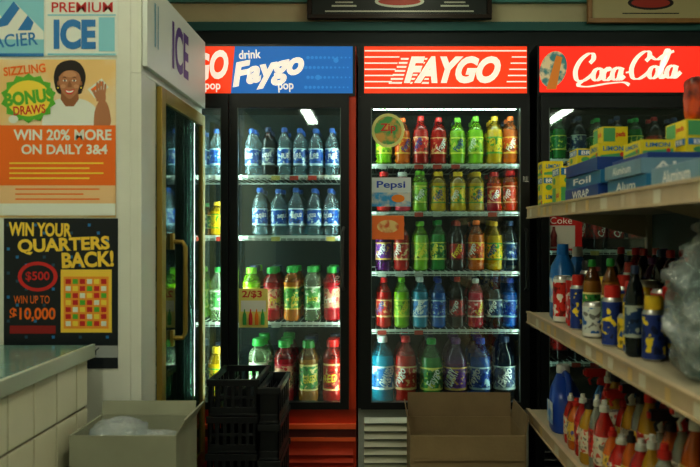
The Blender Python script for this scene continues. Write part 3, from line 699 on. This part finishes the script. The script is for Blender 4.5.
cA=cm('redwhite',(.6,.03,.02),(.8,.78,.7)); cB=cm('navyyellow',(.02,.05,.26),(.85,.65,.04)); cC=cm('blackgreen',(.02,.025,.02),(.1,.4,.1)); cD=cm('blackred',(.025,.015,.012),(.55,.04,.03)); cE=cm('yellowblue',(.8,.6,.04),(.02,.1,.4)); cF=cm('whiteblue',(.6,.65,.62),(.03,.15,.45)); cN=mat('can_navy',(.02,.05,.26),.3); cWt=mat('can_white',(.7,.7,.64),.3)
spec=[(cA,cWt,None,.17,.035),(cA,cr_,None,.17,.035),(cA,cr_,None,.12,.033),(cB,cN,cr_,.15,.026),(cB,cyl,cr_,.15,.026),(cD,cg,cg,.19,.03),(cF,cWt,None,.11,.036),(cD,cg,cyl,.14,.024),(cC,cg,cg,.2,.028),(cB,cN,cr_,.14,.03),(cE,cyl,None,.10,.034),(cE,cN,cr_,.16,.026),(cD,cg,cr_,.19,.026),(cB,cN,cyl,.13,.03)]
y=2.84; NS=len(spec)
for i,(a,c_,cp,h,r) in enumerate(spec):
    x=.685+.014*((i*5)%3)
    if y<1.93: break
    if i in (5,8,12): bottle(e,x,y,zm,h+.05,r,['dark','cola','tea'][i%3],'20')
    else: can(e,x,y,zm,h,r,a,c_,ctp,cap=cp)
    if i%2==0:
        for q in (1,2): 
            s2=spec[(i+5*q)%NS]; can(e,x+.09*q,y-.01,zm,s2[3],s2[4],s2[0],s2[1],ctp,cap=s2[2])
    y-=r+spec[(i+1)%NS][4]+.006
e.done()
e=MB('sauce_bottles')
for i in range(9):
    for j in range(2): bottle(e,.965+j*.075,3.05-i*.085,zm,.27-.03*(i%3==1),.033,['cola','dark','red','cola','grape','dark'][(i+j)%6],'20')
e.done()
e=MB('wrapped_paper_packs'); RO=mat('paper_roll',(.22,.30,.30),.6,bump=.3,bscale=60)
for j in range(2):
    for k in range(2):
        for q in range(2):
            e.lathe([(.015,0),(.042,0),(.045,.006),(.045,.094),(.042,.10),(.015,.10),(.015,0)],(.745+q*.105,1.75-j*.105,zm+.006+k*.108),RO,18)
crumple(e,.775,1.70,zm+.001,.115,.13,.27,PLW,.035,11,48,34,3.4)
crumple(e,.77,1.70,zm+.16,.10,.12,.17,PLW,.06,21,48,34,2.4)
crumple(e,.735,1.68,zm+.02,.075,.11,.25,PLB,.05,31,48,34,2.2)
e.done(smooth=25)

# bottom shelf stock
zl=.44-.0038
e=MB('cleaner_jug'); jb=mat('jug_blue',(.015,.07,.40),.3)
x,y=.70,2.86
e.loft([(x,y,.050,.060,zl),(x,y,.056,.068,zl+.012),(x,y,.056,.068,zl+.12),(x,y+.015,.048,.054,zl+.155),(x,y+.03,.032,.032,zl+.185),(x,y+.035,.02,.02,zl+.21)],jb)
e.tube([(x,y-.055,zl+.115),(x,y-.06,zl+.17),(x,y-.04,zl+.205),(x,y+.0,zl+.21),(x,y+.03,zl+.195)],.011,jb,10)
e.lathe([(.024,0),(.026,.004),(.024,.03),(0,.032)],(x,y+.035,zl+.206),dW,14)
e.rect(-y-.045,-y+.045,zl+.03,zl+.11,((x-.056,0,0),(0,-1,0),(0,0,1)),dL,.001)
e.done(smooth=50)
e=MB('cleaner_bottles')
LQ=[mat('cl_red',(.7,.025,.015),.1,coat=.6,trans=.4),mat('cl_orange',(.85,.2,.015),.1,coat=.6,trans=.4),mat('cl_amber',(.75,.42,.03),.1,coat=.6,trans=.4),mat('cl_blue',(.03,.2,.55),.1,coat=.6,trans=.4),mat('cl_clear',(.6,.65,.55),.1,coat=.6,trans=.6)]
LL=[mat('cll_a',(.7,.64,.5),.4,alt=(.6,.08,.04),vscale=60,hard=True),mat('cll_b',(.75,.5,.08),.4,alt=(.1,.1,.4),vscale=60,hard=True),mat('cll_c',(.6,.04,.03),.4,alt=(.8,.75,.6),vscale=60,hard=True)]
CP=[dW,cg,cr_]
def spray(b,x,y,z,h,m,l,c,trig,r=.033):
    b.loft([(x,y,r*.9,r*1.1,z),(x,y,r,r*1.25,z+.01),(x,y,r,r*1.25,z+h*.18),(x,y,r*1.01,r*1.26,z+h*.185),(x,y,r*1.01,r*1.26,z+h*.55),(x,y,r,r*1.25,z+h*.555),(x,y,r*.8,r*.9,z+h*.7),(x,y,r*.42,r*.42,z+h*.82),(x,y,r*.4,r*.4,z+h*.86)],[m,m,m,l,l,m,m,m],segs=16)
    b.lathe([(r*.5,h*.85),(r*.52,h*.855),(r*.48,h*.93),(r*.3,h*.94),(r*.28,h),(0,h)],(x,y,z),c,12)
    if trig:
        b.box(x-.055,x+.025,y-.011,y+.011,z+h*.97,z+h*.97+.028,c); b.box(x-.062,x-.055,y-.007,y+.007,z+h*.97+.006,z+h*.97+.022,CP[2])
        b.tube([(x-.03,y,z+h*.97),(x-.042,y,z+h*.92),(x-.036,y,z+h*.85)],.005,c)
for j in range(4):
    y=2.70
    i=0
    while y>1.6:
        r=[.024,.030,.026,.033][(i+j)%4]
        x=.665+j*.105
        hh=(.17+.03*((i*3+i//2)%3)) if j==0 else (.21+.025*((i+j)%4))
        spray(e,x+.015,y,zl,hh,LQ[(i*2+j*3+i//3)%5 if j else [0,1,0,2,4,0,1][i%7]],LL[(i+j+i//4)%3],CP[(i+j*2)%3 if j else [0,2,0,1,0][i%5]],(i*3+j)%5<2 and j>0,r)
        y-=r*1.3+[.024,.030,.026,.033][(i+1+j)%4]*1.3+.006; i+=1
e.done(smooth=50)

# ---------------------------------------------------------------- ceiling lamps (mesh fixtures)
LM=mat('diffuser',(1,1,1),emit=9.5,ecol=(1,.97,.72)); LMB=mat('diffuser_bright',(1,1,1),emit=17,ecol=(1,.98,.76)); LMR=mat('diffuser_rear',(1,1,1),emit=17,ecol=(.9,1,.85))
for (x,y,hw,hl,lm) in ((-1.0,1.1,.12,.6,LMB),(.30,2.2,.10,.5,LM),(.30,.3,.12,.6,LM),(.2,3.85,.05,.35,LM),(1.7,2.6,.10,.6,LM),(.30,-2.2,.06,.6,LMR),(.30,-4.6,.06,.6,LMR),(2.5,-1.8,.06,.6,LMR),(2.5,-3.6,.06,.6,LMR),(2.5,-5.4,.06,.6,LMR),(-.9,-3.6,.06,.6,LMR)):  # slim lamp nearest the back wall is added to brighten wall and headers
    b=MB('ceiling_light'); b.box(x-hw-.02,x+hw+.02,y-hl-.02,y+hl+.02,H-.08,H-.001,WHITE); b.box(x-hw,x+hw,y-hl,y+hl,H-.10,H-.0805,lm); b.done(.002,smooth=0)

w=bpy.data.worlds.new('w'); bpy.context.scene.world=w; w.use_nodes=True; w.node_tree.nodes['Background'].inputs[0].default_value=(.02,.03,.035,1)
cam=bpy.data.cameras.new('cam'); cam.lens=40; cam.sensor_width=36; cam.shift_x=-25/700
co=bpy.data.objects.new('camera',cam); co.location=(0,0,EYE); co.rotation_euler=(math.pi/2,0,0); bpy.context.scene.collection.objects.link(co); bpy.context.scene.camera=co
cam.dof.use_dof=True; cam.dof.focus_distance=3.6; cam.dof.aperture_fstop=3.5
vs=bpy.context.scene.view_settings
try: vs.view_transform='Standard'; vs.look='Medium High Contrast'
except Exception as ex: print(ex)
vs.exposure=.05
